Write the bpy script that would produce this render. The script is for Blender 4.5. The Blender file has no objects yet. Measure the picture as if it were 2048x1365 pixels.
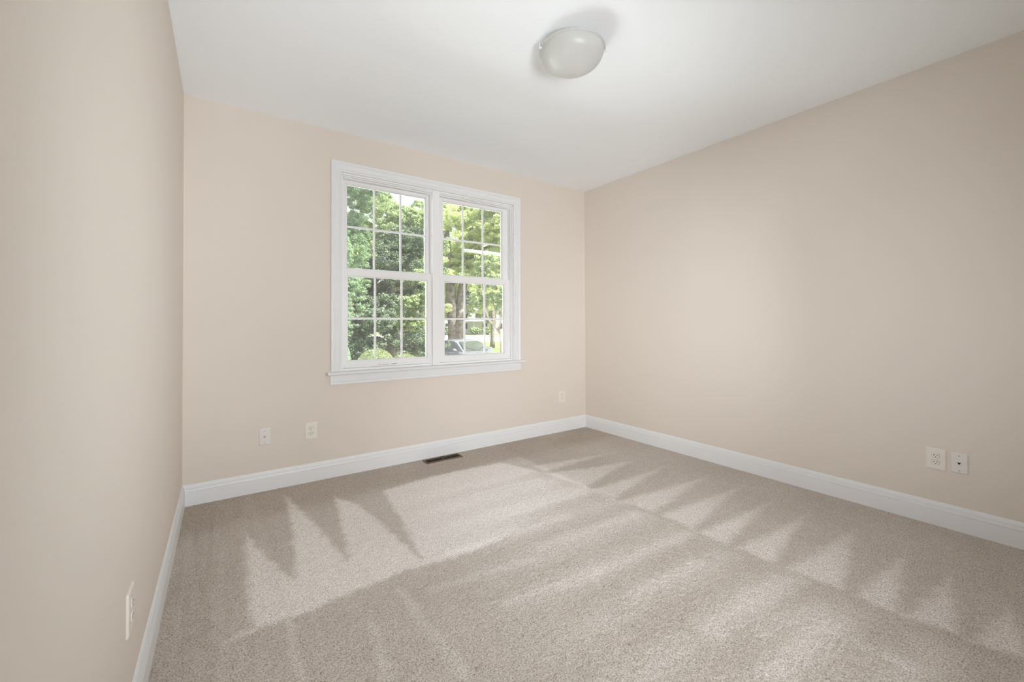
import bpy, bmesh, math, random
import numpy as np
from mathutils import Vector, Matrix

# ------------------------------------------------------------------ scene, camera, light
scene = bpy.context.scene
COL = scene.collection
H = 2.74            # ceiling height
W = 3.69            # room width (x), window wall at y = 0, room towards -y
YR = -4.6           # wall behind the camera

FOC, CYP = 832.324, 639.6
YAW, PITCH, ROLL = 0.60672, 0.01030, 0.00367
CAM = Vector((0.2193, -3.5034, 1.1985))
fw = Vector((math.sin(YAW)*math.cos(PITCH), math.cos(YAW)*math.cos(PITCH), math.sin(PITCH)))
rt0 = Vector((math.cos(YAW), -math.sin(YAW), 0)); dn0 = fw.cross(rt0)
rt = math.cos(ROLL)*rt0 + math.sin(ROLL)*dn0
dn = -math.sin(ROLL)*rt0 + math.cos(ROLL)*dn0
cd = bpy.data.cameras.new('camera'); cam = bpy.data.objects.new('camera', cd); COL.objects.link(cam)
cd.sensor_width = 36.0; cd.lens = FOC/2048*36.0
cd.shift_y = -(682.5-CYP)/2048
cd.clip_start = 0.02; cd.clip_end = 500
m = Matrix((rt, -dn, -fw)).transposed().to_4x4(); m.translation = CAM
cam.matrix_world = m
scene.camera = cam

vs = scene.view_settings
scene.display_settings.display_device = 'sRGB'
vs.view_transform = 'Standard'; vs.look = 'None'; vs.gamma = 1.0; vs.use_curve_mapping = False
vs.exposure = 0.10
cy = scene.cycles
cy.use_denoising = True
cy.max_bounces = 12; cy.diffuse_bounces = 8; cy.glossy_bounces = 4
cy.transmission_bounces = 8; cy.transparent_max_bounces = 16
cy.caustics_reflective = False; cy.caustics_refractive = False
cy.sample_clamp_indirect = 6.0

world = bpy.data.worlds.new('sky'); scene.world = world; world.use_nodes = True
nt = world.node_tree; nt.nodes.clear()
wo = nt.nodes.new('ShaderNodeOutputWorld'); bg = nt.nodes.new('ShaderNodeBackground')
sk = nt.nodes.new('ShaderNodeTexSky'); sk.sky_type = 'NISHITA'
sk.sun_disc = False; sk.sun_elevation = math.radians(55); sk.sun_rotation = math.radians(120)
sk.air_density = 1.0; sk.dust_density = 4.0
mxs = nt.nodes.new('ShaderNodeMix'); mxs.data_type = 'RGBA'; mxs.inputs[0].default_value = 0.75
nt.links.new(sk.outputs[0], mxs.inputs[6]); mxs.inputs[7].default_value = (7.0, 7.1, 7.3, 1)
nt.links.new(mxs.outputs[2], bg.inputs[0]); bg.inputs[1].default_value = 0.25
nt.links.new(bg.outputs[0], wo.inputs[0])

def lamp(name, kind, loc, target, energy, color, size=None):
    l = bpy.data.lights.new(name, kind); l.energy = energy; l.color = color
    if kind == 'AREA':
        l.shape = 'RECTANGLE'; l.size, l.size_y = size
    o = bpy.data.objects.new(name, l); COL.objects.link(o); o.location = loc
    o.rotation_euler = (Vector(target)-Vector(loc)).to_track_quat('-Z', 'Y').to_euler()
    return o
s = lamp('sun', 'SUN', (0, 0, 11), (-5.0, 7.0, 0), 17.0, (1.0, 0.95, 0.86)); s.data.angle = 0.01
# added fill lamps outside the window, out of view, standing in for stronger daylight
lamp('fill_ground', 'AREA', (1.83, 1.55, -0.32), (1.83, -0.6, 2.2), 740, (0.965, 0.995, 1.045), (5.5, 1.2))
lamp('fill_side', 'AREA', (-1.4, 3.2, 2.2), (1.8, 0.1, 1.6), 450, (0.95, 0.99, 1.05), (2.6, 3.0))
# added fill lamps set in the made-up opening behind the camera
def fill_lamp(name, loc, target, energy, size, spread, color=(0.97, 0.99, 1.03)):
    o = lamp(name, 'AREA', loc, target, energy, color, size); o.data.spread = spread
fill_lamp('rear_fill_right', (0.9, YR-0.12, 1.1), (3.69, -0.9, 1.3), 33, (1.0, 1.0), 1.3)
fill_lamp('rear_fill_floor', (1.1, YR-0.12, 1.3), (1.2, -1.3, 0.0), 8.5, (1.5, 0.7), 1.0)
fill_lamp('rear_fill_ceiling', (0.9, YR-0.12, 0.9), (0.85, -1.5, 2.74), 9.5, (1.2, 0.6), 0.95)
fill_lamp('rear_fill_left', (1.7, YR-0.12, 1.1), (0.0, -1.2, 1.4), 7.2, (0.4, 1.0), 0.75, (0.94, 0.985, 1.06))

# ------------------------------------------------------------------ helpers
def tag(o, label=None, cat=None, group=None, kind=None):
    if label: o['label'] = label
    if cat: o['category'] = cat
    if group: o['group'] = group
    if kind: o['kind'] = kind
    return o

def empty(name, loc, rz=0.0, rot=None):
    o = bpy.data.objects.new(name, None); COL.objects.link(o)
    o.location = loc; o.rotation_euler = rot if rot else (0, 0, rz); o.empty_display_size = 0.05
    return o

class MB:
    """collects shapes, links them as one mesh object"""
    def __init__(s): s.v = []; s.f = []
    def add(s, vs_, fs):
        n = len(s.v); s.v += [tuple(v) for v in vs_]; s.f += [tuple(i+n for i in f) for f in fs]; return s
    def box(s, a, b):
        x0, y0, z0 = a; x1, y1, z1 = b
        return s.add([(x0,y0,z0),(x1,y0,z0),(x1,y1,z0),(x0,y1,z0),(x0,y0,z1),(x1,y0,z1),(x1,y1,z1),(x0,y1,z1)],
                     [(0,3,2,1),(4,5,6,7),(0,1,5,4),(1,2,6,5),(2,3,7,6),(3,0,4,7)])
    def sweep(s, rings, closed=True, cap=True):
        """rings: list of point lists of equal length"""
        n = len(rings[0]); base = len(s.v)
        for r in rings: s.v += [tuple(p) for p in r]
        for i in range(len(rings)-1):
            for k in range(n if closed else n-1):
                k2 = (k+1) % n
                s.f.append((base+i*n+k, base+i*n+k2, base+(i+1)*n+k2, base+(i+1)*n+k))
        if cap:
            s.f.append(tuple(base+k for k in range(n))[::-1])
            s.f.append(tuple(base+(len(rings)-1)*n+k for k in range(n)))
        return s
    def lathe(s, prof, seg=48, c=(0,0,0)):
        rings = []
        for r, z in prof:
            rings.append([(c[0]+r*math.cos(2*math.pi*k/seg), c[1]+r*math.sin(2*math.pi*k/seg), c[2]+z) for k in range(seg)])
        return s.sweep(rings)
    def tube(s, pts, rad, seg=8):
        pts = [Vector(p) for p in pts]; rings = []
        for i, p in enumerate(pts):
            t = (pts[min(i+1, len(pts)-1)]-pts[max(i-1, 0)]).normalized()
            a = t.orthogonal().normalized() if i == 0 else (a - a.dot(t)*t).normalized()
            b = t.cross(a); r = rad[i] if isinstance(rad, (list, tuple)) else rad
            rings.append([p + r*(math.cos(2*math.pi*k/seg)*a+math.sin(2*math.pi*k/seg)*b) for k in range(seg)])
        return s.sweep(rings)
    def build(s, name, mat, parent=None, smooth=False, bevel=0.0, loc=None):
        me = bpy.data.meshes.new(name); me.from_pydata(s.v, [], s.f)
        bm = bmesh.new(); bm.from_mesh(me); bmesh.ops.recalc_face_normals(bm, faces=bm.faces); bm.to_mesh(me); bm.free()
        if smooth: me.polygons.foreach_set('use_smooth', [True]*len(me.polygons))
        o = bpy.data.objects.new(name, me); COL.objects.link(o); me.materials.append(mat)
        if parent: o.parent = parent
        if loc: o.location = loc
        if bevel:
            b = o.modifiers.new('bevel', 'BEVEL'); b.width = bevel; b.segments = 2; b.limit_method = 'ANGLE'
            b.angle_limit = math.radians(40)
        return o

def mat(name, col, rough=0.6, spec=0.3, metal=0.0):
    m_ = bpy.data.materials.new(name); m_.use_nodes = True
    p = m_.node_tree.nodes['Principled BSDF']
    p.inputs['Base Color'].default_value = (*col, 1); p.inputs['Roughness'].default_value = rough
    p.inputs['Specular IOR Level'].default_value = spec; p.inputs['Metallic'].default_value = metal
    return m_

def noise_bump(m_, scale, dist, strength=0.3, detail=3, c1=None, c2=None, cscale=None):
    n = m_.node_tree; p = n.nodes['Principled BSDF']
    tc = n.nodes.new('ShaderNodeTexCoord'); no = n.nodes.new('ShaderNodeTexNoise')
    no.inputs['Scale'].default_value = scale; no.inputs['Detail'].default_value = detail
    n.links.new(tc.outputs['Object'], no.inputs['Vector'])
    if dist:
        b = n.nodes.new('ShaderNodeBump'); b.inputs['Strength'].default_value = strength; b.inputs['Distance'].default_value = dist
        n.links.new(no.outputs['Fac'], b.inputs['Height']); n.links.new(b.outputs['Normal'], p.inputs['Normal'])
    if c1:
        n2 = n.nodes.new('ShaderNodeTexNoise'); n2.inputs['Scale'].default_value = cscale or scale; n2.inputs['Detail'].default_value = 5
        n.links.new(tc.outputs['Object'], n2.inputs['Vector'])
        r = n.nodes.new('ShaderNodeValToRGB'); r.color_ramp.elements[0].position = .35; r.color_ramp.elements[1].position = .65
        r.color_ramp.elements[0].color = (*c1, 1); r.color_ramp.elements[1].color = (*c2, 1)
        n.links.new(n2.outputs['Fac'], r.inputs['Fac']); n.links.new(r.outputs['Color'], p.inputs['Base Color'])
    return m_

M = {}
M['wall'] = noise_bump(mat('wall_paint', (.725, .66, .592), .75, .25), 420, .0006, .25)
M['ceiling'] = noise_bump(mat('ceiling_paint', (.915, .945, .975), .85, .15), 300, .0006, .2)
M['trim'] = noise_bump(mat('trim_paint', (.79, .795, .805), .38, .4), 60, .0003, .1)
M['vinyl'] = noise_bump(mat('window_vinyl', (.86, .86, .86), .35, .4), 80, .0002, .1)
M['plate'] = noise_bump(mat('ivory_plate', (.79, .75, .68), .35, .4), 90, .0002, .1)
M['white_plate'] = noise_bump(mat('white_plate', (.74, .72, .69), .35, .4), 90, .0002, .1)
M['slot'] = mat('dark_slot', (.02, .016, .012), .7, .1)
M['grey_mark'] = noise_bump(mat('grey_mark', (.25, .24, .23), .6, .2), 200, 0, c1=(.22,.21,.2), c2=(.3,.28,.27))
M['shadow_gap'] = noise_bump(mat('plate_gap_shade', (.38, .35, .31), .6, .2), 200, 0, c1=(.36, .33, .29), c2=(.42, .39, .34))
M['steel'] = noise_bump(mat('steel', (.45, .43, .40), .35, .5, .8), 120, .0002, .1)
M['register'] = noise_bump(mat('brown_register', (.045, .031, .018), .45, .4), 80, .0004, .2)
M['register_frame'] = noise_bump(mat('brown_register_frame', (.17, .125, .09), .5, .4), 80, .0004, .2)

def glass_mat():
    m_ = bpy.data.materials.new('window_glass'); m_.use_nodes = True
    n = m_.node_tree; n.nodes.clear()
    out = n.nodes.new('ShaderNodeOutputMaterial'); tr = n.nodes.new('ShaderNodeBsdfTransparent')
    tr.inputs[0].default_value = (.97, .985, .975, 1)
    gl = n.nodes.new('ShaderNodeBsdfGlossy'); gl.inputs['Roughness'].default_value = .02
    df = n.nodes.new('ShaderNodeBsdfDiffuse'); df.inputs[0].default_value = (.9, .92, .92, 1)
    fr = n.nodes.new('ShaderNodeFresnel'); fr.inputs['IOR'].default_value = 1.5
    ml = n.nodes.new('ShaderNodeMath'); ml.operation = 'MULTIPLY'; ml.inputs[1].default_value = 1.6
    no = n.nodes.new('ShaderNodeTexNoise'); no.inputs['Scale'].default_value = 3.0
    mp = n.nodes.new('ShaderNodeMapRange'); mp.inputs[3].default_value = .035; mp.inputs[4].default_value = .075  # pale veil mixed into the pane, a painted haze that lifts dark tones
    mx = n.nodes.new('ShaderNodeMixShader'); mx2 = n.nodes.new('ShaderNodeMixShader')
    n.links.new(fr.outputs[0], ml.inputs[0]); n.links.new(ml.outputs[0], mx.inputs[0])
    n.links.new(tr.outputs[0], mx.inputs[1]); n.links.new(gl.outputs[0], mx.inputs[2])
    n.links.new(no.outputs['Fac'], mp.inputs[0]); n.links.new(mp.outputs[0], mx2.inputs[0])
    n.links.new(mx.outputs[0], mx2.inputs[1]); n.links.new(df.outputs[0], mx2.inputs[2])
    n.links.new(mx2.outputs[0], out.inputs[0])
    return m_
M['glass'] = glass_mat()

# ------------------------------------------------------------------ carpet
def carpet_mat():
    m_ = mat('carpet', (.4, .33, .27), .95, .05); n = m_.node_tree; p = n.nodes['Principled BSDF']
    tc = n.nodes.new('ShaderNodeTexCoord')
    at = n.nodes.new('ShaderNodeAttribute'); at.attribute_name = 'nap'
    r1 = n.nodes.new('ShaderNodeValToRGB')
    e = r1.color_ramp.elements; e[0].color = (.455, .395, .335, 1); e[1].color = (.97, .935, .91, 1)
    n.links.new(at.outputs['Fac'], r1.inputs['Fac'])
    no = n.nodes.new('ShaderNodeTexNoise'); no.inputs['Scale'].default_value = 170; no.inputs['Detail'].default_value = 4; no.inputs['Roughness'].default_value = .68
    n.links.new(tc.outputs['Object'], no.inputs['Vector'])
    r2 = n.nodes.new('ShaderNodeValToRGB'); r2.color_ramp.elements[0].position = .30; r2.color_ramp.elements[1].position = .56
    r2.color_ramp.elements[0].color = (.36, .325, .29, 1); r2.color_ramp.elements[1].color = (1.14, 1.14, 1.14, 1)
    n.links.new(no.outputs['Fac'], r2.inputs['Fac'])
    mu = n.nodes.new('ShaderNodeMix'); mu.data_type = 'RGBA'; mu.blend_type = 'MULTIPLY'; mu.inputs[0].default_value = 1
    n.links.new(r1.outputs['Color'], mu.inputs[6]); n.links.new(r2.outputs['Color'], mu.inputs[7])
    n.links.new(mu.outputs[2], p.inputs['Base Color'])
    n3 = n.nodes.new('ShaderNodeTexNoise'); n3.inputs['Scale'].default_value = 260; n3.inputs['Detail'].default_value = 2
    n.links.new(tc.outputs['Object'], n3.inputs['Vector'])
    b = n.nodes.new('ShaderNodeBump'); b.inputs['Strength'].default_value = .45; b.inputs['Distance'].default_value = .004
    n.links.new(n3.outputs['Fac'], b.inputs['Height']); n.links.new(b.outputs['Normal'], p.inputs['Normal'])
    p.inputs['Sheen Weight'].default_value = .15
    return m_

def poly_sd(X, Y, P):
    """signed distance to a polygon, inside positive"""
    P = np.array(P); d = np.full(X.shape, 1e9, np.float32); ins = np.zeros(X.shape, bool)
    for i in range(len(P)):
        a = P[i]; b = P[(i+1) % len(P)]; e = b-a
        t = np.clip(((X-a[0])*e[0]+(Y-a[1])*e[1])/(e@e+1e-12), 0, 1)
        d = np.minimum(d, np.hypot(X-a[0]-t*e[0], Y-a[1]-t*e[1]))
        if a[1] != b[1]:
            c = ((a[1] > Y) != (b[1] > Y)) & (X < (b[0]-a[0])*(Y-a[1])/(b[1]-a[1])+a[0]); ins ^= c
    return np.where(ins, d, -d)
def seg_d(X, Y, a, b):
    a = np.array(a); b = np.array(b); e = b-a
    t = np.clip(((X-a[0])*e[0]+(Y-a[1])*e[1])/(e@e), 0, 1)
    return np.hypot(X-a[0]-t*e[0], Y-a[1]-t*e[1])
def sst(a, b, x):
    t = np.clip((x-a)/(b-a), 0, 1); return t*t*(3-2*t)
def vnoise(X, Y, cell, seed):
    rg = np.random.default_rng(seed); G = rg.random((512, 512)).astype(np.float32)
    x = X/cell+100; y = Y/cell+100; i = np.floor(x).astype(int); j = np.floor(y).astype(int); fx = x-i; fy = y-j
    fx = fx*fx*(3-2*fx); fy = fy*fy*(3-2*fy); g = lambda a, b: G[a % 512, b % 512]
    return (g(i,j)*(1-fx)+g(i+1,j)*fx)*(1-fy)+(g(i,j+1)*(1-fx)+g(i+1,j+1)*fx)*fy

def make_carpet():
    st = 0.0058
    xs = np.arange(0.0, W+st, st); ys = np.arange(YR, 0.0+st, st)
    nx, ny = len(xs), len(ys)
    X, Y = np.meshgrid(xs, ys); X = X.astype(np.float32); Y = Y.astype(np.float32)
    rg = np.random.default_rng(7)
    # pile lean left by the vacuum cleaner
    wx = X+(vnoise(X, Y, .04, 1)-.5)*.022; wy = Y+(vnoise(X, Y, .04, 2)-.5)*.022
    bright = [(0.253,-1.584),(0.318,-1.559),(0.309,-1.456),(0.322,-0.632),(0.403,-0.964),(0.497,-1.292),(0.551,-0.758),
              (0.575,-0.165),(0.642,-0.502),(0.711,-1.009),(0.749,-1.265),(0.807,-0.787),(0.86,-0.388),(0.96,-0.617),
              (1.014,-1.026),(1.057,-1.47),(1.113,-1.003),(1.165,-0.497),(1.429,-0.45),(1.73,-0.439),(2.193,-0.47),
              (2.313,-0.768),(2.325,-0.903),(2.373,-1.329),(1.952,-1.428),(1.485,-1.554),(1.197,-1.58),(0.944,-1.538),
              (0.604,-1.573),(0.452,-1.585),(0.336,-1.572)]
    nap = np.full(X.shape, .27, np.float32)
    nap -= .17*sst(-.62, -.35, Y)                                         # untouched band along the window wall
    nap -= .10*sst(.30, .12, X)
    cen = sst(-2.5, -1.3, Y)*sst(.9, 1.6, X)*sst(2.44, 2.40, wx)*sst(-.40, -.50, wy)  # broad lighter zone in the middle, growing towards the window
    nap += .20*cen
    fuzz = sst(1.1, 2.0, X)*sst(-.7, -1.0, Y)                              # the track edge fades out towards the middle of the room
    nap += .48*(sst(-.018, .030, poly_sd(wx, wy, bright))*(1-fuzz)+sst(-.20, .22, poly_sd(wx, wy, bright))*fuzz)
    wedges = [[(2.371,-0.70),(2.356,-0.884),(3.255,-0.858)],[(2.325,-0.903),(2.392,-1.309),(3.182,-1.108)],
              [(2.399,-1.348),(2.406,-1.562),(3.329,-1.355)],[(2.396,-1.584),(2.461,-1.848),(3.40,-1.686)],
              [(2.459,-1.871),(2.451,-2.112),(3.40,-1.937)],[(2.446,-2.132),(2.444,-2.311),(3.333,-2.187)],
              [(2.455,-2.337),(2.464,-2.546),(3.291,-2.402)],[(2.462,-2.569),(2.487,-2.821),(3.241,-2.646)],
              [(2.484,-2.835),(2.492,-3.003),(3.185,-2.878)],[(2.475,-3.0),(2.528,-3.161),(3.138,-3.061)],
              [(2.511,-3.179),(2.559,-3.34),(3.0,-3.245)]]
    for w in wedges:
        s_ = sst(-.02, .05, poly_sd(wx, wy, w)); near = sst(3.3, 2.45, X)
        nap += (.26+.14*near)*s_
    right = sst(2.40, 2.50, wx)
    nap -= .06*right
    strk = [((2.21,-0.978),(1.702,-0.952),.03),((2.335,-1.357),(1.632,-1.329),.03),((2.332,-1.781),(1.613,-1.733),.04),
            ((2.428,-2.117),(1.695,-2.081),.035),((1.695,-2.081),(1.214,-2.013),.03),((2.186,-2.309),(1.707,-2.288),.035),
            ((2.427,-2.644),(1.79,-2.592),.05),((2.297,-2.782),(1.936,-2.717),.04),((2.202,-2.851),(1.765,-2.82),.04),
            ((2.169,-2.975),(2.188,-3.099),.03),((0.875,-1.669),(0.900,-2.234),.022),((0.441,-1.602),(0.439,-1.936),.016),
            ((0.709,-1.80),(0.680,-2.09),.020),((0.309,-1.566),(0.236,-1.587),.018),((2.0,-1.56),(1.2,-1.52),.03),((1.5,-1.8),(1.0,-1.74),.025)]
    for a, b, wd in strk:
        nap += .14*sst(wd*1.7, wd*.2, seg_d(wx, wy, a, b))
    # soft stripes of the passes between the two halves
    nap += .07*np.sin(2*math.pi*(Y*1.0+.03*X)/.26)*sst(1.0, 1.6, X)*sst(2.44, 2.38, wx)*sst(-.5, -.9, Y)
    nap -= .04*sst(.018, .004, np.abs(wx-2.425-(Y+1.5)*-.035))*sst(-.7, -.9, Y)*(1-right)
    # brushed streaks by the left wall
    nap += .07*(vnoise(X*4.2, Y*.35, .1, 4)-.5)*2*sst(.7, .2, X)
    nap += .10*(vnoise(X, Y, .35, 5)-.5)+.08*(vnoise(X, Y, .03, 6)-.5)
    nap = np.clip(nap, 0, 1)
    Z = (vnoise(X, Y, .008, 8)-.5)*.004+(rg.random(X.shape)-.5)*.0030
    Z[0, :] = Z[-1, :] = -.012; Z[:, 0] = Z[:, -1] = -.012
    Xj = X+(rg.random(X.shape)-.5)*.003; Yj = Y+(rg.random(X.shape)-.5)*.003
    reg = (X > 1.655) & (X < 2.005) & (Y > -.155) & (Y < -.04); Z[reg] = np.minimum(Z[reg], -.004)
    co = np.stack([np.clip(Xj, 0, W), np.clip(Yj, YR, 0), Z], -1).reshape(-1, 3).astype(np.float32)
    i = np.arange(ny-1)[:, None]*nx+np.arange(nx-1)[None, :]
    q = np.stack([i, i+1, i+1+nx, i+nx], -1).reshape(-1, 4).astype(np.int32)
    o = fast_mesh('floor', co, q, carpet_mat(), smooth=True)
    a = o.data.attributes.new('nap', 'FLOAT', 'POINT'); a.data.foreach_set('value', nap.reshape(-1))
    return tag(o, 'beige speckled carpet floor with vacuum cleaner tracks', 'floor', kind='structure')

def fast_mesh(name, co, quads, material, parent=None, smooth=False):
    me = bpy.data.meshes.new(name)
    me.vertices.add(len(co)); me.vertices.foreach_set('co', np.ascontiguousarray(co, np.float32).ravel())
    n = len(quads); k = quads.shape[1]
    me.loops.add(n*k); me.loops.foreach_set('vertex_index', quads.astype(np.int32).ravel())
    me.polygons.add(n); me.polygons.foreach_set('loop_start', np.arange(0, n*k, k, dtype=np.int32))
    me.update(calc_edges=True)
    if smooth: me.polygons.foreach_set('use_smooth', np.ones(n, bool))
    me.materials.append(material)
    o = bpy.data.objects.new(name, me); COL.objects.link(o)
    if parent: o.parent = parent
    return o
make_carpet()

# ------------------------------------------------------------------ room shell
OX0, OX1, OZ0, OZ1 = 0.99, 2.668, 0.80, 2.418      # window opening
T = 0.15
w_ = MB()
w_.box((-T, 0, -.2), (OX0, T, H)); w_.box((OX1, 0, -.2), (W+T, T, H))
w_.box((OX0, 0, -.2), (OX1, T, OZ0)); w_.box((OX0, 0, OZ1), (OX1, T, H))
tag(w_.build('wall_back', M['wall']), 'beige painted wall holding the double window', 'wall', kind='structure')
tag(MB().box((-T, YR-T, -.2), (0, 0, H)).build('wall_left', M['wall']), 'pale beige wall along the left side of the room', 'wall', kind='structure')
tag(MB().box((W, YR-T, -.2), (W+T, 0, H)).build('wall_right', M['wall']), 'plain beige wall along the right side of the room', 'wall', kind='structure')
RX0, RX1, RZ0, RZ1 = .25, 1.95, .5, 1.7
w_ = MB()
w_.box((0, YR-T, -.2), (RX0, YR, H)); w_.box((RX1, YR-T, -.2), (W, YR, H))
w_.box((RX0, YR-T, -.2), (RX1, YR, RZ0)); w_.box((RX0, YR-T, RZ1), (RX1, YR, H))
tag(w_.build('wall_front', M['wall']), 'beige wall behind the camera with an opening added for fill light', 'wall', kind='structure')
tag(MB().box((-T, YR-2.0, H), (W+T, T, H+.2)).build('ceiling', M['ceiling']), 'smooth white painted ceiling', 'ceiling', kind='structure')  # slab runs on past the rear wall, overhang added to keep sun out

# baseboards: profile (distance from wall, height)
BP = [(0, 0), (.016, 0), (.016, .087), (.0150, .0895), (.0095, .0905), (.0095, .0935), (.0150, .0945), (.0145, .099), (.0120, .1095), (.0110, .1115),
      (.0065, .1122), (.0065, .1150), (.0105, .1160), (.0095, .123), (.0065, .131), (.003, .137), (0, .139)]
def base(name, p0, p1, nrm, label):
    p0 = Vector((*p0, 0)); p1 = Vector((*p1, 0)); nrm = Vector((*nrm, 0)); t = (p1-p0).normalized()
    r0 = [p0+nrm*d+t*d+Vector((0, 0, z)) for d, z in BP]      # mitred ends
    r1 = [p1+nrm*d-t*d+Vector((0, 0, z)) for d, z in BP]
    tag(MB().sweep([r0, r1]).build(name, M['trim']), label, 'baseboard', kind='structure')
base('baseboard_back', (0, 0), (W, 0), (0, -1), 'white moulded baseboard under the window')
base('baseboard_left', (0, YR), (0, 0), (1, 0), 'white moulded baseboard along the left wall')
base('baseboard_right', (W, 0), (W, YR), (-1, 0), 'white moulded baseboard along the right wall')

# ------------------------------------------------------------------ window
win = tag(empty('window_1', (1.83, 0, .80)), 'white double window of two side by side double hung units with grilles', 'window', kind='structure')
def wp(mb, name, material, parent=win, bevel=0.0, smooth=False, par_off=(1.83, 0, .80)):
    # vertices are given in room metres; shift them to the window's own frame
    mb.v = [(x-par_off[0], y-par_off[1], z-par_off[2]) for x, y, z in mb.v]
    return mb.build(name, material, parent, bevel=bevel, smooth=smooth)
# casing: mitred, profile (across from inner edge, projection)
CP = [(0, 0), (0, .010), (.004, .013), (.012, .013), (.015, .0105), (.019, .0105), (.023, .014), (.050, .0165), (.054, .0145),
      (.058, .0145), (.061, .019), (.066, .022), (.078, .022), (.081, .020), (.081, 0)]
cx0, cx1, cz0, cz1 = .995, 2.668, .826, 2.420
mb = MB()
mb.sweep([[(cx0-a, -d, cz0) for a, d in CP], [(cx0-a, -d, cz1+a) for a, d in CP],
          [(cx1+a, -d, cz1+a) for a, d in CP], [(cx1+a, -d, cz0) for a, d in CP]])
wp(mb, 'casing', M['trim'])
# stool with rounded nose
nose = [(.045, .800), (-.050, .800), (-.056, .8025), (-.060, .808), (-.0605, .813), (-.058, .819), (-.052, .8235), (-.045, .825), (.045, .825)]
xs_ = [.883, .887, 2.777, 2.781]
rings = []
for i, x in enumerate(xs_):
    sh = .004 if i in (0, 3) else 0
    rings.append([(x, y+(sh if y < 0 else 0), z) for y, z in nose])
for r in (rings[0], rings[1], rings[2], rings[3]):
    pass
mb = MB().sweep([[(x, y, z) for x, y, z in r] for r in rings])
# only the middle of the stool runs back into the opening
mb.v = [(x, min(y, .0) if (x < .99 or x > 2.7) else y, z) for x, y, z in mb.v]
mb2 = MB().box((OX0, -.001, .800), (OX1, .035, .825)); mb.add(mb2.v, mb2.f)
wp(mb, 'stool', M['trim'])
ap = [(0, .722), (-.012, .722), (-.0145, .726), (-.0145, .742), (-.0165, .748), (-.0165, .790), (-.018, .800), (0, .800)]
wp(MB().sweep([[(.909, y, z) for y, z in ap], [(2.752, y, z) for y, z in ap]]), 'apron', M['trim'])
# frame in the opening, with stepped stops
fr = MB()
fr.box((OX0, 0, .80), (1.000, T, OZ1)); fr.box((2.660, 0, .80), (OX1, T, OZ1)); fr.box((OX0, 0, 2.405), (OX1, T, OZ1))
fr.box((1.000, .012, .80), (1.008, T, 2.405)); fr.box((2.650, .020, .80), (2.660, T, 2.405)); fr.box((1.000, .012, 2.395), (2.660, T, 2.405))
fr.box((1.008, .030, 2.385), (2.650, T, 2.395))
fr.box((1.000, .028, .800), (2.660, T, .842)); fr.box((1.0, .045, .842), (2.66, T, .850))
wp(fr, 'frame', M['vinyl'], bevel=.0015)
wp(MB().box((1.776, -.002, .826), (1.844, T, 2.405)).box((1.770, .026, .842), (1.850, T, 2.395)), 'mullion', M['vinyl'], bevel=.002)

def make_sash(x0, x1, z0, z1, g, y0, y1, name='sash'):
    gx0, gx1, gz0, gz1 = g
    s_ = MB()
    for a, b in (((x0, y0, z0), (gx0, y1, z1)), ((gx1, y0, z0), (x1, y1, z1)),
                 ((gx0, y0, z0), (gx1, y1, gz0)), ((gx0, y0, gz1), (gx1, y1, z1))):
        s_.box(a, b)
    e = .007; yb = y0+.006                                 # glazing bead, set back from the face
    for a, b in (((gx0, yb, gz0), (gx0+e, y1, gz1)), ((gx1-e, yb, gz0), (gx1, y1, gz1)),
                 ((gx0, yb, gz0), (gx1, y1, gz0+e)), ((gx0, yb, gz1-e), (gx1, y1, gz1))):
        s_.box(a, b)
    so = wp(s_, name, M['vinyl'], bevel=.0015)
    ym = y1-.007
    wp(MB().box((gx0+.001, ym-.002, gz0+.001), (gx1-.001, ym+.002, gz1-.001)), 'glass', M['glass'], so)
    mw = .0085; mm = MB()
    for k in (1, 2):
        x = gx0+(gx1-gx0)*k/3; mm.box((x-mw, ym-.0055, gz0+e), (x+mw, ym+.0055, gz1-e))
    z = (gz0+gz1)/2
    for k in range(3):
        xa = gx0+(gx1-gx0)*k/3+(mw if k else e); xb = gx0+(gx1-gx0)*(k+1)/3-(mw if k < 2 else e)
        mm.box((xa, ym-.0055, z-mw), (xb, ym+.0055, z+mw))
    wp(mm, 'grille', M['vinyl'], so, bevel=.002)
    return so
lower = []
for (x0, x1, gl, gr) in ((1.009, 1.771, 1.046, 1.741), (1.849, 2.648, 1.909, 2.584)):
    make_sash(x0, x1, 1.622, 2.386, (gl+.003, gr+.004, 1.660, 2.360), .074, .106)
    so = make_sash(x0, x1, .843, 1.655, (gl, gr, .898, 1.597), .034, .066)
    lower.append(so)
    so_x = (x0+x1)/2
    for k in (-1, 1):
        x = so_x+k*.245
        lk = MB().box((x-.028, .044, 1.655), (x+.028, .068, 1.660))
        lk.lathe([(.001, .006), (.011, .006), (.011, .013), (.001, .014)], 16, (x, .056, 1.654))
        lk.box((x-.004, .046, 1.661), (x+.024, .053, 1.667))
        wp(lk, 'sash_lock', M['vinyl'], so)
    # step line on the bottom rail
    wp(MB().box((x0+.012, .028, .846), (x1-.012, .036, .868)), 'lift_rail', M['vinyl'], so, bevel=.002)
# small sticker and marks on the left lower rail
lb = MB().box((1.302, .0268, .8555), (1.308, .028, .8635))
for k in range(7): lb.box((1.325+k*.010, .0272, .856), (1.331+k*.010, .028, .8585))
for k in range(4): lb.box((1.408+k*.012, .0272, .8555), (1.4185+k*.012, .028, .8615))
o = wp(lb, 'maker_label', M['grey_mark'], lower[0]); o['label'] = 'small grey printed marks on the bottom rail'
# dark strip painted in for the shaded gap beside the right lower sash
wp(MB().box((1.8445, .020, 1.20), (1.8485, .034, 1.652)), 'sash_gap_shade', M['slot'])

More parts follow.
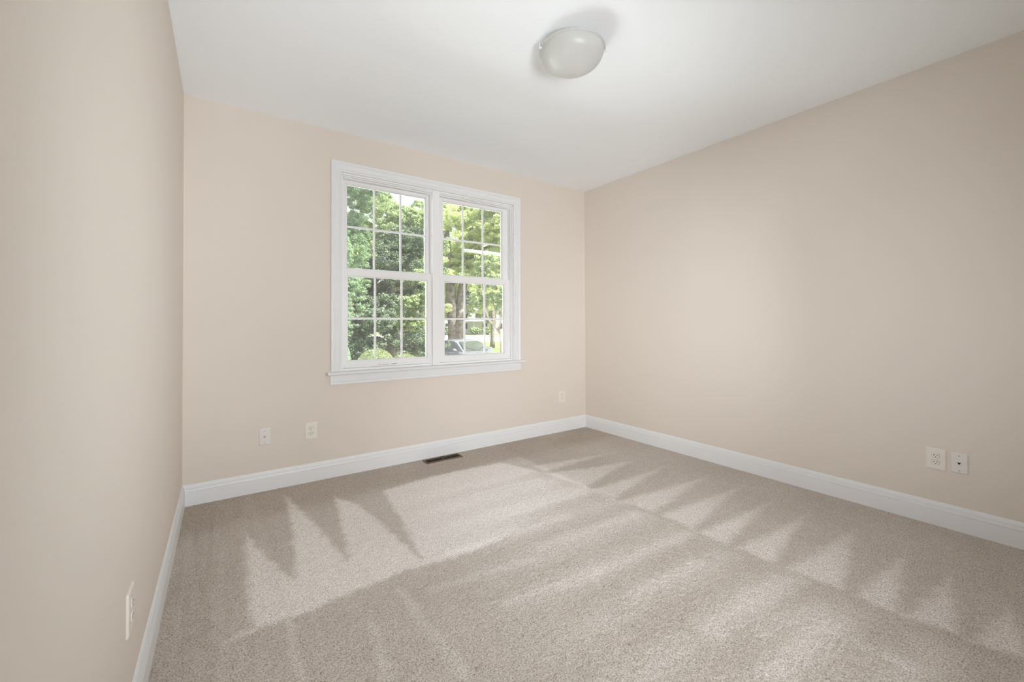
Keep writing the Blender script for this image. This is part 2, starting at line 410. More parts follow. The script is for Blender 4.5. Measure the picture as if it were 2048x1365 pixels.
# unseen window added behind the camera, made for the rear fill lamps
fill_win = tag(empty('fill_window', (1.8, YR, .8)), 'white framed window added behind the camera for the fill lamps', 'window', kind='structure')
f2 = MB()
for a, b in (((RX0, YR-T, RZ0), (RX0+.06, YR+.02, RZ1)), ((RX1-.06, YR-T, RZ0), (RX1, YR+.02, RZ1)),
             ((RX0, YR-T, RZ0), (RX1, YR+.02, RZ0+.06)), ((RX0, YR-T, RZ1-.06), (RX1, YR+.02, RZ1)), ((1.07, YR-.1, RZ0), (1.13, YR-.02, RZ1))):
    f2.box(a, b)
wp(f2, 'frame', M['vinyl'], fill_win, par_off=(1.8, YR, .8), bevel=.002)
wp(MB().box((RX0+.05, YR-.064, RZ0+.05), (RX1-.05, YR-.060, RZ1-.05)), 'glass', M['glass'], fill_win, par_off=(1.8, YR, .8))

# ------------------------------------------------------------------ wall plates (built facing -y at their own origin)
def rrect(w, h, r, seg=5):
    pts = []
    for cx_, cz_, a0 in ((w/2-r, h/2-r, 0), (-w/2+r, h/2-r, 90), (-w/2+r, -h/2+r, 180), (w/2-r, -h/2+r, 270)):
        for k in range(seg+1):
            a = math.radians(a0+90*k/seg); pts.append((cx_+r*math.cos(a), cz_+r*math.sin(a)))
    return pts
def plate_mb(w, h):
    rings = []
    for inset, y in ((0, 0), (0, -.0022), (.0015, -.0042), (.004, -.0058), (.0065, -.0062)):
        rings.append([(x, y, z) for x, z in rrect(w-2*inset, h-2*inset, .004)])
    return MB().sweep(rings)
def screw(parent, x, z, y=-.0062, mat_=None):
    s_ = MB(); seg = 14
    s_.sweep([[(x+r*math.cos(2*math.pi*k/seg), yy, z+r*math.sin(2*math.pi*k/seg)) for k in range(seg)] for r, yy in ((.0034, y+.001), (.0034, y-.0006), (.0022, y-.0012))])
    return s_.build('screw', mat_ or M['steel'], parent, smooth=False)
def outlet(loc, rz, w, h, label):
    r = tag(empty('wall_outlet', loc, rz), label, 'outlet', 'white duplex outlets low on the walls')
    plate_mb(w, h).build('cover_plate', M['plate'], r, smooth=False)
    for sz in (.0195, -.0195):
        seg = 28; pts = []
        for k in range(seg):
            a = 2*math.pi*k/seg; pts.append((.0172*math.cos(a), max(-.0152, min(.0152, .0172*math.sin(a)))))
        sk_ = MB().sweep([[(x, -.005, sz+z) for x, z in pts], [(x, -.0082, sz+z) for x, z in pts], [(x*.93, -.0090, sz+z*.93) for x, z in pts]])
        so = sk_.build('socket', M['plate'], r)
        # grey rim painted in for the fine shadow round each socket face
        MB().sweep([[(x*1.07, -.0055, sz+z*1.07) for x, z in pts], [(x*1.07, -.00645, sz+z*1.07) for x, z in pts]]).build('groove_shade', M['shadow_gap'], so)
        for sx, hh in ((-.0064, .0085), (.0064, .0070)):
            MB().box((sx-.0013, -.0094, sz+.003-hh/2), (sx+.0013, -.0086, sz+.003+hh/2)).build('slot', M['slot'], so)
        g = MB(); gp = [(.0026*math.cos(2*math.pi*k/12), -.0078+max(-.0018, .0026*math.sin(2*math.pi*k/12))) for k in range(12)]
        g.sweep([[(x, -.0086, sz+z) for x, z in gp], [(x, -.0094, sz+z) for x, z in gp]]).build('ground_hole', M['slot'], so)
    screw(r, 0, 0, mat_=M['plate'])
    return r
outlet((.7755, 0, .386), 0, .088, .127, 'ivory duplex outlet on the window wall, just right of the round cable connector plate')
outlet((3.322, 0, .386), 0, .088, .127, 'ivory duplex outlet near the far corner, right of the window')
outlet((W, -2.901, .390), -math.pi/2, .086, .124, 'ivory duplex outlet on the right wall beside the phone jack')
outlet((0, -1.892, .384), math.pi/2, .088, .124, 'duplex outlet seen edge on, on the left wall above the baseboard')
r = tag(empty('cable_plate', (.4675, 0, .389)), 'white wall plate with one round cable connector on the window wall', 'wall plate')
plate_mb(.070, .118).build('cover_plate', M['white_plate'], r)
c_ = MB(); seg = 20
c_.sweep([[(rr*math.cos(2*math.pi*k/seg), yy, rr*math.sin(2*math.pi*k/seg)) for k in range(seg)] for rr, yy in ((.0075, -.006), (.0075, -.009), (.0050, -.009), (.0050, -.015), (.0028, -.015), (.0028, -.010))])
c_.build('connector', M['steel'], r)
screw(r, 0, .042); screw(r, 0, -.042)
r = tag(empty('phone_plate', (W, -2.997, .389), -math.pi/2), 'white wall plate with a dark phone jack on the right wall', 'wall plate')
plate_mb(.071, .115).build('cover_plate', M['white_plate'], r)
MB().sweep([[(x, -.006, z) for x, z in rrect(.024, .026, .002)], [(x, -.008, z) for x, z in rrect(.023, .025, .002)]]).build('jack', M['white_plate'], r)
MB().sweep([[(x, -.0075, z) for x, z in ((-.0065, .005), (.0065, .005), (.0065, .001), (.003, -.003), (.003, -.006), (-.003, -.006), (-.003, -.003), (-.0065, .001))],
            [(x, -.0086, z) for x, z in ((-.0065, .005), (.0065, .005), (.0065, .001), (.003, -.003), (.003, -.006), (-.003, -.006), (-.003, -.003), (-.0065, .001))]]).build('jack_opening', M['slot'], r)
screw(r, 0, .042); screw(r, 0, -.042)

# ------------------------------------------------------------------ floor register
r = tag(empty('floor_register', (1.830, -.097, 0)), 'brown metal floor register set in the carpet under the window', 'floor vent')
L, D = .172, .053
fr = MB()
def ring_rect(l, d, z): return [(-l, -d, z), (l, -d, z), (l, d, z), (-l, d, z)]
fr.sweep([ring_rect(L, D, -.002), ring_rect(L, D, .003), ring_rect(L-.004, D-.004, .0065), ring_rect(L-.011, D-.010, .0065), ring_rect(L-.013, D-.012, .002)], cap=False)
fr.build('frame', M['register_frame'], r)
MB().box((-L+.016, -D+.012, -.006), (L-.016, D-.012, -.001)).build('duct_shade', M['slot'], r)  # black slab in place of the shaded well under the louvers
lv = MB(); n = 26
for k in range(n):
    x = -L+.022+(2*L-.044)*k/(n-1)
    if abs(x) < .006: continue
    lv.add([(x-.0016, -D+.016, .0055), (x+.0008, -D+.016, .0055), (x+.0008, D-.016, .0055), (x-.0016, D-.016, .0055),
            (x+.0012, -D+.016, -.001), (x+.0032, -D+.016, -.001), (x+.0032, D-.016, -.001), (x+.0012, D-.016, -.001)],
           [(0,1,2,3),(4,7,6,5),(0,4,5,1),(1,5,6,2),(2,6,7,3),(3,7,4,0)])
lv.build('louvers', M['register'], r)
cb = MB().box((-.004, -D+.014, -.001), (.004, D-.014, .006)); cb.box((-L+.018, -.003, -.001), (L-.018, .003, .0052)); cb.build('crossbar', M['register'], r)
MB().box((L-.060, -.012, .005), (L-.050, .012, .0085)).build('damper_lever', M['register'], r)

# ------------------------------------------------------------------ ceiling light
frost = mat('frosted_glass', (.80, .80, .785), .32, .45)
n = frost.node_tree; p = n.nodes['Principled BSDF']
trl = n.nodes.new('ShaderNodeBsdfTranslucent'); trl.inputs[0].default_value = (.85, .85, .83, 1)
mx = n.nodes.new('ShaderNodeMixShader'); mx.inputs[0].default_value = .42
wv = n.nodes.new('ShaderNodeTexNoise'); wv.inputs['Scale'].default_value = 6; rp = n.nodes.new('ShaderNodeMapRange')
rp.inputs[3].default_value = .34; rp.inputs[4].default_value = .5
n.links.new(wv.outputs['Fac'], rp.inputs[0]); n.links.new(rp.outputs[0], mx.inputs[0])
n.links.new(p.outputs[0], mx.inputs[1]); n.links.new(trl.outputs[0], mx.inputs[2])
tp = n.nodes.new('ShaderNodeBsdfTransparent'); mt = n.nodes.new('ShaderNodeMixShader'); mt.inputs[0].default_value = .14
n.links.new(mx.outputs[0], mt.inputs[1]); n.links.new(tp.outputs[0], mt.inputs[2])
n.links.new(mt.outputs[0], n.nodes['Material Output'].inputs[0])
M['lamp_pan'] = noise_bump(mat('lamp_pan', (.42, .42, .41), .45, .4), 40, .0002, .1)
LR, LZ, LH = .178, -.045, .100
r = tag(empty('ceiling_light', (1.788, -1.829, H)), 'round flush mount ceiling light with frosted white glass bowl', 'ceiling light')
MB().lathe([(.001, -.001), (.112, -.001), (.116, -.004), (.116, -.026), (.110, -.032), (.001, -.034)], 64).build('canopy', M['lamp_pan'], r, smooth=True)
pr = []
for k in range(25):
    a = math.pi/2*k/24; ex = .82
    pr.append((max(.0008, LR*.965*max(0, math.cos(a))**ex), LZ-.004-LH*math.sin(a)**.95))
inner = [(max(.0006, rr-.004), zz+.004) for rr, zz in pr][::-1]
lip = [(LR*.965-.006, LZ+.006), (LR, LZ+.006), (LR+.002, LZ+.002), (LR, LZ-.003)]
bowl = MB().lathe(inner+lip+pr, 72)
bo = bowl.build('glass_bowl', frost, r, smooth=True)
fw2 = Vector((fw.x, fw.y)).normalized()
for deg in (158, -38, 60):
    a = math.radians(deg); c, s_ = math.cos(a), math.sin(a)
    cl = MB()
    def P(rr, t, z): return (rr*c-t*s_, rr*s_+t*c, z)
    for ra, rb, za, zb in ((.105, LR+.010, -.031, -.028), (LR+.006, LR+.010, LZ-.006, -.028), (LR-.006, LR+.010, LZ-.009, LZ-.004)):
        cl.add([P(ra,-.006,za),P(rb,-.006,za),P(rb,.006,za),P(ra,.006,za),P(ra,-.006,zb),P(rb,-.006,zb),P(rb,.006,zb),P(ra,.006,zb)],
               [(0,3,2,1),(4,5,6,7),(0,1,5,4),(1,2,6,5),(2,3,7,6),(3,0,4,7)])
    cl.build('clip', M['trim'], r)

# ------------------------------------------------------------------ outdoors
GZ = -0.95
def at(px, d, z=GZ):
    """a point of the garden: the direction of photo column px, d metres from the room's camera point"""
    f2 = Vector((math.sin(YAW), math.cos(YAW))); r2 = Vector((math.cos(YAW), -math.sin(YAW)))
    q = Vector((CAM.x, CAM.y))+f2*d+r2*((px-1024)/FOC*d)
    return Vector((q.x, q.y, z))
def zpx(y, d): return CAM.z+(648-y)/FOC*d

def leaf_mat(name, c1, c2, tl=.35):
    m_ = mat(name, c1, .5, .3); n = m_.node_tree; p = n.nodes['Principled BSDF']
    g = n.nodes.new('ShaderNodeNewGeometry'); rp = n.nodes.new('ShaderNodeValToRGB')
    rp.color_ramp.elements[0].color = (*c1, 1); rp.color_ramp.elements[1].color = (*c2, 1)
    n.links.new(g.outputs['Random Per Island'], rp.inputs['Fac']); n.links.new(rp.outputs['Color'], p.inputs['Base Color'])
    t = n.nodes.new('ShaderNodeBsdfTranslucent'); hs = n.nodes.new('ShaderNodeHueSaturation'); hs.inputs['Value'].default_value = 1.3
    n.links.new(rp.outputs['Color'], hs.inputs['Color']); n.links.new(hs.outputs['Color'], t.inputs[0])
    mx = n.nodes.new('ShaderNodeMixShader'); mx.inputs[0].default_value = tl
    n.links.new(p.outputs[0], mx.inputs[1]); n.links.new(t.outputs[0], mx.inputs[2])
    n.links.new(mx.outputs[0], n.nodes['Material Output'].inputs[0])
    return m_
LM = {
    'bright': leaf_mat('leaf_bright', (.32, .41, .19), (.74, .77, .47), .5),
    'mid': leaf_mat('leaf_mid', (.17, .26, .13), (.54, .61, .33), .4),
    'dark': leaf_mat('leaf_dark', (.06, .10, .07), (.26, .33, .21), .25),
    'conifer': leaf_mat('leaf_conifer', (.13, .22, .14), (.36, .47, .28), .3),
    'box': leaf_mat('leaf_box', (.13, .18, .085), (.30, .33, .18), .3),
}
bark = noise_bump(mat('bark', (.20, .18, .16), .9, .1), 14, .02, .8, 6, (.12, .105, .095), (.32, .29, .26), 5)
bark_pale = noise_bump(mat('pale_bark', (.38, .33, .28), .85, .1), 10, .01, .6, 6, (.27, .22, .18), (.48, .42, .36), 6)

def leaves(blobs, n, size, seed, asp=.5, clump=.22, cs=None, out=0.0):
    """n leaf quads spread in clumps over ellipsoids (cx,cy,cz,rx,ry,rz,weight)"""
    rg = np.random.default_rng(seed); B = np.array(blobs, float)
    if B.shape[1] == 6: B = np.hstack([B, np.ones((len(B), 1))])
    vol = B[:, 3]*B[:, 4]*B[:, 5]; wgt = vol**.66*B[:, 6]; wgt /= wgt.sum()
    nc = cs or max(60, n//140)
    ci = rg.choice(len(B), nc, p=wgt)
    d = rg.normal(size=(nc, 3)); d /= np.linalg.norm(d, axis=1)[:, None]
    rad = (.35+.65*rg.random(nc)**.5)[:, None]
    cc = B[ci, :3]+d*B[ci, 3:6]*rad; cr = clump*np.cbrt(vol[ci])*(0.6+.8*rg.random(nc))
    li = rg.integers(0, nc, n)
    off = rg.normal(size=(n, 3)); off /= np.linalg.norm(off, axis=1)[:, None]; off *= (rg.random(n)**.45)[:, None]
    off[:, 2] *= .62
    P = cc[li]+off*cr[li][:, None]
    P[:, 2] = np.maximum(P[:, 2], GZ+.03)
    # leaf axes: normal leans up and outwards
    nr = rg.normal(size=(n, 3))*.75+off+np.array([0, 0, .65]); nr /= np.linalg.norm(nr, axis=1)[:, None]
    u = rg.normal(size=(n, 3))+out*(d[li]+np.array([0, 0, -.4])); u -= (u*nr).sum(1)[:, None]*nr; u /= np.linalg.norm(u, axis=1)[:, None]
    v = np.cross(nr, u); sz = size*(.6+.8*rg.random(n))[:, None]
    V = np.stack([P-u*sz, P-v*sz*asp, P+u*sz, P+v*sz*asp], 1).reshape(-1, 3)
    q = np.arange(4*n).reshape(n, 4)
    return V, q
def plant(name, label, cat, base_, blobs, n, size, key, seed, stems=(), bark_=None, group=None, crown='foliage', stem_name='trunk', **kw):
    root = tag(empty(name, base_), label, cat, group)
    V, q = leaves(blobs, n, size, seed, **kw)
    fast_mesh(crown, V-np.array(base_), q, LM[key], root)
    for pts, rad in stems:
        MB().tube([Vector(p_)-Vector(base_) for p_ in pts], rad, 10).build(stem_name, bark_ or bark, root, smooth=True)
    return root
def blob(px, y, d, rl, rz, rd=None, w=1.0):
    c = at(px, d, zpx(y, d)); rd = rd or rl
    return (c.x, c.y, c.z, rl, rd, rz, w)
def trunk(px, d, ztop, r0, lean=0.0, seed=0):
    b = at(px, d); rg = random.Random(seed)
    return ([(b.x+lean*t+rg.uniform(-.05, .05)*t, b.y+rg.uniform(-.05, .05), GZ-.02+(ztop-GZ)*t) for t in (0, .15, .4, .7, 1)], [r0*1.25, r0, r0*.9, r0*.75, r0*.5])

# ground
lawn_m = noise_bump(mat('lawn_grass', (.17, .21, .10), .9, .1), 40, .02, .6, 4, (.12, .17, .07), (.24, .27, .13), 1)
mulch_m = noise_bump(mat('mulch', (.22, .17, .13), .95, .05), 30, .03, .8, 5, (.15, .11, .085), (.34, .27, .21), 8)
road_m = noise_bump(mat('pale_road', (.62, .60, .57), .9, .1), 30, .003, .3, 4, (.58, .56, .53), (.68, .66, .62), 1.5)
tag(MB().box((-80, T+.02, GZ-.3), (110, 140, GZ)).build('ground', lawn_m), 'green lawn outside the window', 'lawn', kind='structure')
def strip(name, quad, z, material, label, cat):
    mb = MB(); mb.sweep([[(p_.x, p_.y, GZ-.01) for p_ in quad], [(p_.x, p_.y, GZ+z) for p_ in quad]])
    return tag(mb.build(name, material), label, cat, kind='structure')
strip('road', [at(300, 50), at(1700, 50), at(1700, 79), at(300, 79)], .02, road_m, 'sunlit pale street beyond the parked car', 'road')
strip('driveway', [at(858, 13.0), at(1300, 9.5), at(1400, 24.0), at(862, 24.0)], .015, road_m, 'pale driveway under the parked car', 'driveway')
strip('mulch_bed', [at(560, 7), at(860, 7), at(870, 46), at(400, 46)], .025, mulch_m, 'brown mulch bed under the evergreens', 'mulch bed')

def clusters(px0, px1, y0, y1, d0, d1, n, r0, r1, seed, flat=.62):
    rg = random.Random(seed); out = []
    for k in range(n):
        d = rg.uniform(d0, d1); r_ = rg.uniform(r0, r1)
        out.append(blob(rg.uniform(px0, px1), rg.uniform(y0, y1), d, r_, r_*flat))
    return out
# left pane: evergreens
plant('conifer_tree', 'tall feathery conifer at the left edge of the left window unit', 'tree', at(702, 11.2),
      clusters(672, 738, 330, 440, 10.6, 12, 12, .35, .6, 1)+clusters(660, 722, 440, 560, 10.6, 12, 12, .35, .55, 2)+clusters(668, 718, 560, 690, 11, 12, 8, .35, .5, 3),
      90000, .034, 'conifer', 11, [trunk(700, 11.6, 2.0, .13)], asp=.22, clump=.30, out=1.6)
plant('holly_tree', 'dark dense evergreen tree behind the middle of the left window unit', 'tree', at(775, 13.5),
      clusters(735, 862, 462, 560, 13, 15, 16, .5, .8, 4)+clusters(735, 866, 560, 700, 13, 15, 16, .5, .8, 5)+clusters(680, 765, 535, 640, 13.5, 15, 16, .5, .8, 28),
      165000, .032, 'dark', 12, [trunk(780, 14, 3.0, .14), trunk(830, 14.2, 2.8, .12)], clump=.30)
plant('maple_tree', 'sunlit leafy tree rising above the dark evergreen in the left window unit', 'tree', at(800, 17.5),
      clusters(738, 866, 412, 480, 16.5, 19, 18, .45, .8, 6, .55)+clusters(730, 775, 385, 450, 16.5, 19, 7, .45, .8, 7)+clusters(838, 880, 470, 560, 17, 19, 6, .5, .8, 8),
      110000, .036, 'mid', 13, [trunk(798, 17.8, 4.6, .17)], clump=.30)
plant('hedge_shrub', 'dull green low hedge shrub filling the lower left window sash', 'shrub', at(715, 10.4),
      clusters(685, 768, 630, 712, 9.6, 10.2, 16, .3, .48, 9), 60000, .028, 'dark', 14, [trunk(725, 10.4, .4, .05)], clump=.32, stem_name='stem')
plant('viburnum_shrub', 'pale sunlit arching shrub at the right of the lower left sash', 'shrub', at(822, 11.3),
      clusters(812, 862, 545, 660, 11.0, 11.8, 14, .2, .36, 10)+clusters(798, 830, 600, 675, 11.0, 11.6, 8, .18, .3, 11),
      42000, .028, 'mid', 15, [trunk(820, 11.3, .1, .02), trunk(829, 11.3, .2, .02, .1, 3)], clump=.32, stem_name='stem')
plant('laurel_shrub', 'dark low shrubs in shade behind the pale arching shrub', 'shrub', at(830, 20.5),
      clusters(790, 846, 636, 680, 20, 23, 14, .5, .75, 12), 40000, .045, 'dark', 17, [trunk(830, 20.5, -.2, .05)], clump=.32, stem_name='stem')
# feathery cypress boughs reaching in from the left
cb = at(672, 7.8)
plant('cypress_tree', 'light green cypress boughs reaching in at the left of the lower left sash', 'tree', cb,
      [blob(712, 572, 7.8, .24, .08), blob(700, 590, 7.8, .26, .10), blob(690, 560, 7.8, .28, .10), blob(676, 640, 7.8, .25, .5), blob(668, 500, 7.8, .25, .6)],
      26000, .028, 'conifer', 16, [([at(668, 7.8), at(667, 7.8, 1.4), at(668, 7.8, 3.0)], [.08, .06, .03]),
      ([at(668, 7.8, 1.55), at(690, 7.8, 1.70), at(715, 7.8, 1.85)], [.02, .012, .005])], asp=.2, clump=.3, out=2.0)
def dome(px, ytop, d, rl, rz, n, seed, label, name='boxwood_shrub', key='box'):
    c = at(px, d, zpx(ytop, d)-rz)
    rg = np.random.default_rng(seed)
    u = rg.normal(size=(n, 3)); u /= np.linalg.norm(u, axis=1)[:, None]; u[:, 2] = np.abs(u[:, 2])-.15*(rg.random(n) < .3)
    rr = (.93+.07*rg.random(n)**.5)+.02*np.sin(u[:, 0]*9)*np.cos(u[:, 1]*8)
    P = np.array(c)+u*np.array([rl, rl, rz])*rr[:, None]
    nr = u+rg.normal(size=(n, 3))*.6; nr /= np.linalg.norm(nr, axis=1)[:, None]
    a = rg.normal(size=(n, 3)); a -= (a*nr).sum(1)[:, None]*nr; a /= np.linalg.norm(a, axis=1)[:, None]; b = np.cross(nr, a)
    sz = .012*(.7+.6*rg.random(n))[:, None]
    V = np.stack([P-a*sz, P-b*sz*.6, P+a*sz, P+b*sz*.6], 1).reshape(-1, 3)
    bs = at(px, d)
    root = tag(empty(name, bs), label, 'shrub')
    fast_mesh('foliage', V-np.array(bs), np.arange(4*n).reshape(n, 4), LM[key], root)
    MB().tube([(0, 0, 0), (0, 0, max(.1, c.z-GZ+rz*.3))], [.04, .03], 8).build('stem', bark, root, smooth=True)
    return root
dome(752, 697, 5.9, .275, .30, 34000, 21, 'clipped round boxwood shrub low in the left window unit')
dome(810, 708, 6.55, .29, .25, 26000, 22, 'flatter boxwood shrub just right of the round one')
dome(690, 688, 5.6, .075, .34, 9000, 23, 'small pointed evergreen at the bottom left corner of the left sash', 'spruce_shrub', 'conifer')

# right pane: big double-trunk tree, branching tree, far background
d_ = 24.0
b0 = at(905.5, d_); b1 = at(921.5, d_)
plant('oak_tree', 'large bright green tree with a twin grey trunk behind the car', 'tree', tuple(at(913, d_)),
      clusters(878, 1045, 385, 440, 22.5, 26, 20, .7, 1.2, 21, .5)+clusters(872, 1045, 440, 520, 22.5, 26, 24, .7, 1.2, 22, .5)+clusters(870, 1045, 520, 590, 22.5, 26, 18, .6, 1.0, 23, .5)
      +clusters(870, 898, 590, 625, 23, 26, 4, .5, .8, 24)+clusters(940, 975, 600, 622, 23, 25, 4, .4, .7, 25),
      260000, .042, 'bright', 31,
      [([b0, b0+Vector((.05, 0, 1.8)), b0+Vector((-.12, 0, 4.0)), b0+Vector((-.4, 0, 7.5))], [.37, .31, .27, .16]),
       ([b1, b1+Vector((-.05, 0, 1.8)), b1+Vector((.08, 0, 4.0)), b1+Vector((.8, .1, 7.8))], [.37, .30, .26, .16]),
       ([b1+Vector((.1, 0, 5.6)), b1+Vector((1.4, 0, 6.6)), b1+Vector((2.9, 0, 7.2))], [.13, .10, .05])], clump=.30)
d_ = 8.9
plant('crape_myrtle_tree', 'small tree with a slanting pale branched trunk at the right edge of the right unit', 'tree', tuple(at(1003, d_)),
      clusters(965, 1040, 520, 600, 8.6, 9.4, 14, .2, .34, 26)+clusters(985, 1030, 590, 632, 8.7, 9.3, 5, .14, .22, 27),
      45000, .022, 'mid', 33,
      [([at(1003, d_), at(1003, d_, zpx(690, d_)), at(1001, d_, zpx(668, d_)), at(990, d_, zpx(652, d_)), at(977, d_, zpx(638, d_)), at(968, d_, zpx(600, d_)), at(962, d_, zpx(560, d_))],
        [.038, .034, .032, .03, .028, .022, .012]),
       ([at(997, d_, zpx(660, d_)), at(1002, d_, zpx(640, d_)), at(1004, d_, zpx(600, d_)), at(1012, d_, zpx(560, d_))], [.024, .02, .018, .01]),
       ([at(988, d_, zpx(650, d_)), at(990, d_, zpx(620, d_)), at(982, d_, zpx(590, d_))], [.02, .016, .008])], bark_pale, clump=.26, stem_name='trunk')
far = [(860, 46, 'dark', 'dark rounded tree across the street, behind the mullion'), (925, 84, 'dark', 'far dark tree beyond the street, right of the twin trunk'),
       (985, 85, 'mid', 'far green tree beyond the street, at the right window edge')]
for i, (px, d, key, lab) in enumerate(far):
    r_ = 3.2 if d < 60 else 2.7
    plant('distant_tree', lab, 'tree', tuple(at(px, d)), [blob(px, 648-4.0*FOC/d, d, r_, 3.0), blob(px+10, 648-6.5*FOC/d, d, r_*.8, 2.6), blob(px-12, 648-1.6*FOC/d, d, r_*.8, 1.6)],
          18000, .15, key, 41+i, [trunk(px, d, 4, .25)], clump=.24)
backs = [(690, 30, 'mid', 'background tree behind the conifer'), (845, 37, 'mid', 'background tree showing between the two window units'), (905, 31, 'bright', 'background tree behind the twin trunk'), (985, 37.5, 'bright', 'background tree at the right, behind the slanting trunk')]
for i, (px, d, key, lab) in enumerate(backs):
    top = (400, 520, 380, 380)[i]
    plant('background_tree', lab, 'tree', tuple(at(px, d)), [blob(px, (top+580)/2, d, 2.5, (580-top)/2*d/FOC*.75), blob(px-22, 560, d, 2.1, 1.7), blob(px+22, 530, d, 2.1, 1.9)],
          40000, .08, key, 51+i, [trunk(px, d, 4, .2)], clump=.24)
for i, (px, d, lab) in enumerate(((895, 80, 'far low shrub by the street, left of the trunk'), (950, 81, 'far low shrub in front of the pale house'), (975, 81.5, 'far low shrub right of the pale house door'))):
    plant('street_shrub', lab, 'shrub', tuple(at(px, d)), [blob(px, 661, d, 1.05, .75)], 9000, .08, 'mid', 61+i, [trunk(px, d, 0, .08)], stem_name='stem')

# far house
siding = noise_bump(mat('pale_siding', (.74, .73, .71), .7, .2), 3, .01, .2, 3, (.70, .69, .67), (.78, .77, .75), 2)
roof_m = noise_bump(mat('grey_shingle', (.22, .21, .21), .9, .1), 12, .02, .5, 4, (.17, .16, .16), (.28, .27, .27), 6)
dk = noise_bump(mat('dark_glazing', (.05, .06, .07), .15, .5), 4, .001, .1)
hb = at(950, 92)
hs = tag(empty('house', hb, -YAW), 'pale house with white porch posts far across the street', 'house')
MB().box((-9, 0, 0), (9, 8, 5.2)).build('wall', siding, hs)
MB().sweep([[(-9.6, -.6, 5.2), (-9.6, 8.6, 5.2), (-9.6, 4, 8.2)], [(9.6, -.6, 5.2), (9.6, 8.6, 5.2), (9.6, 4, 8.2)]]).build('roof', roof_m, hs)
for x in (-6, -2.2, 2.2, 6):
    for z in (1.0, 3.4):
        wo_ = MB().box((x-.6, -.06, z), (x+.6, .05, z+1.4)).build('window', M['vinyl'], hs)
        MB().box((x-.52, -.08, z+.08), (x+.52, -.05, z+1.32)).build('pane', dk, wo_)
for x in (-4, 0, 4):
    MB().box((x-.18, -2.2, 0), (x+.18, -1.84, 2.7)).build('porch_post', M['trim'], hs)
MB().box((-5, -2.5, 2.7), (5, 0, 2.95)).build('porch_roof', M['trim'], hs)

# white bar crossing the right upper sash, held up by an added pole
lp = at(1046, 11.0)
sl = tag(empty('white_bar', lp), 'white horizontal bar crossing behind the right unit upper sash', 'street lamp')
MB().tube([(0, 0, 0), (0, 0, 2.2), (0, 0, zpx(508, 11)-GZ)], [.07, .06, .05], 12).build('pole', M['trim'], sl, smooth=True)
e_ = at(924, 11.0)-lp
MB().tube([(0, 0, zpx(516, 11)-GZ), (e_.x*.5, e_.y*.5, zpx(507, 11)-GZ), (e_.x, e_.y, zpx(500, 11)-GZ)], [.045, .045, .045], 12).build('bar_tube', M['trim'], sl, smooth=True)

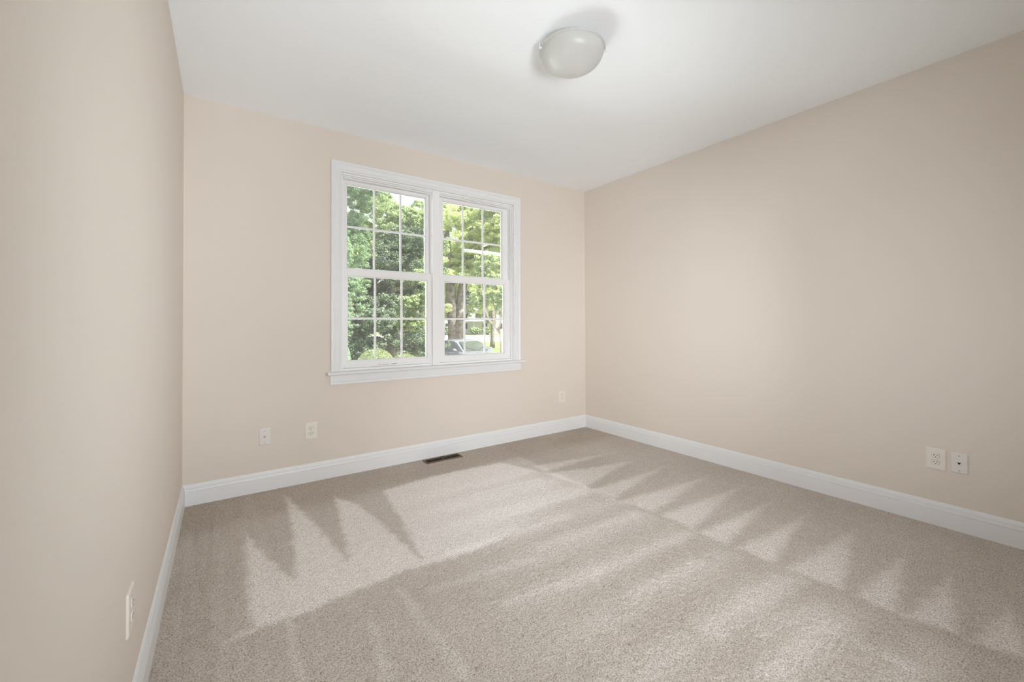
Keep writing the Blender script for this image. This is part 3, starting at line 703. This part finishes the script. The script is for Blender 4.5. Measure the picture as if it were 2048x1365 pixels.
# ------------------------------------------------------------------ parked car
paint = noise_bump(mat('grey_car_paint', (.16, .17, .20), .22, .6), 5, 0, c1=(.15, .16, .19), c2=(.17, .18, .21))
cglass = noise_bump(mat('car_glass', (.06, .075, .07), .06, .8), 3, 0, c1=(.05, .065, .06), c2=(.07, .085, .08))
rub = noise_bump(mat('tyre_rubber', (.03, .03, .03), .8, .2), 40, .002, .3)
chrome = noise_bump(mat('car_chrome', (.7, .7, .72), .2, .5, .9), 20, 0, c1=(.68, .68, .7), c2=(.75, .75, .77))
lens = noise_bump(mat('lamp_lens', (.75, .77, .8), .1, .6), 20, .001, .1)
def make_car(loc, rz, label):
    # +x is the nose; length 4.6, width 1.78, height 1.45
    r = tag(empty('car', loc, rz), label, 'car')
    def top(x): return np.interp(x, [-2.3, -2.2, -1.7, -1.2, .75, 1.2, 2.0, 2.25, 2.3], [.75, .93, .99, 1.0, .98, .93, .80, .70, .55])
    def hw(x): return np.interp(x, [-2.3, -2.1, -1.5, 0, 1.4, 2.0, 2.25, 2.3], [.62, .80, .88, .89, .88, .82, .70, .60])
    b = MB(); rings = []
    for x in np.linspace(-2.3, 2.3, 47):
        w_, t = hw(x), top(x)
        lo = .24
        for c in (-1.42, 1.38):
            if abs(x-c) < .36: lo = max(lo, .30+math.sqrt(max(0, .36**2-(x-c)**2)))
        lo = min(lo, t-.2)
        half = [(w_*.90, lo), (w_*.98, max(lo+.02, .45)), (w_, max(lo+.05, .62)), (w_*.975, t-.10), (w_*.90, t-.035), (w_*.72, t), (w_*.35, t+.025)]
        rings.append([(x, y, z) for y, z in half]+[(x, -y, z) for y, z in half[::-1]])
    b.sweep(rings); b.build('body', paint, r, smooth=True)
    # cabin: belt outline to roof
    belt = [(-1.75, .66), (.98, .70)]; roof = [(-1.05, .54), (.25, .56)]
    cb_ = MB(); rings = []
    for x, hw_, z in ((-1.85, .60, .97), (-1.1, .545, 1.36), (-.85, .56, 1.42), (-.3, .575, 1.45), (.1, .57, 1.43), (.28, .55, 1.365), (1.0, .62, .86)):
        lowz = .92
        rings.append([(x, .80*hw_/.58 if False else .80, lowz), (x, hw_+.06, z-.05 if z > 1 else z), (x, hw_*.8, z), (x, 0, z+.008 if x < .2 else z-.02), (x, -hw_*.8, z), (x, -hw_-.06, z-.05 if z > 1 else z), (x, -.80, lowz)])
    cb_.sweep(rings); cb_.build('roof', paint, r, smooth=False)
    def quad(name, pts, th, material, parent=r):
        v = [Vector(p_) for p_ in pts]; nn = (v[1]-v[0]).cross(v[2]-v[0]).normalized()
        return MB().sweep([[p_-nn*th for p_ in v], [p_+nn*th for p_ in v]]).build(name, material, parent)
    quad('windshield', [(.92, .60, .985), (.92, -.60, .985), (.32, -.50, 1.365), (.32, .50, 1.365)], .012, cglass)
    quad('rear_window', [(-1.75, .52, 1.0), (-1.75, -.52, 1.0), (-1.14, -.46, 1.35), (-1.14, .46, 1.35)], .012, cglass)
    for s_ in (1, -1):
        quad('side_window', [(-.25, s_*.785, 1.0), (.78, s_*.785, 1.0), (.22, s_*.655, 1.33), (-.25, s_*.665, 1.36)], .012, cglass)
        quad('side_window', [(-1.35, s_*.785, 1.0), (-.33, s_*.785, 1.0), (-.33, s_*.665, 1.36), (-.95, s_*.645, 1.32)], .012, cglass)
        MB().tube([(.62, s_*.84, 1.0), (.60, s_*.93, 1.03), (.59, s_*1.02, 1.04)], [.05, .07, .06], 10).build('side_mirror', paint, r, smooth=True)
        MB().box((-.22, s_*.875-.012, .80), (-.02, s_*.875+.022, .83)).build('door_handle', chrome, r)
        MB().tube([(2.12, s_*.60, .64), (2.20, s_*.52, .64), (2.24, s_*.42, .63)], [.08, .085, .05], 10).build('headlight', lens, r, smooth=True)
    for c in (-1.42, 1.38):
        for s_ in (1, -1):
            wh = MB(); seg = 28
            wh.sweep([[(c+rr*math.cos(2*math.pi*k/seg), s_*yy, .32+rr*math.sin(2*math.pi*k/seg)) for k in range(seg)] for rr, yy in ((.20, .66), (.31, .67), (.32, .70), (.32, .84), (.30, .87), (.21, .865))])
            wo_ = wh.build('wheel', rub, r, smooth=True)
            hb_ = MB(); hb_.sweep([[(c+rr*math.cos(2*math.pi*k/seg), s_*yy, .32+rr*math.sin(2*math.pi*k/seg)) for k in range(seg)] for rr, yy in ((.20, .84), (.20, .868), (.05, .875))])
            hb_.build('hubcap', chrome, wo_, smooth=True)
    MB().box((2.22, -.32, .50), (2.31, .32, .62)).build('grille', rub, r)
    MB().box((2.18, -.62, .30), (2.33, .62, .44)).build('bumper', paint, r, bevel=.03)
    for s_ in (1, -1):
        MB().tube([(.95, s_*.05, .99), (.80, s_*.30, 1.09), (.72, s_*.5, 1.13)], .008, 6).build('wiper', rub, r)
    return r
cp = at(930, 18.6)
make_car((cp.x, cp.y, GZ+.015), -YAW+math.radians(-50), 'dark grey sedan parked outside, seen through the lower right sash')
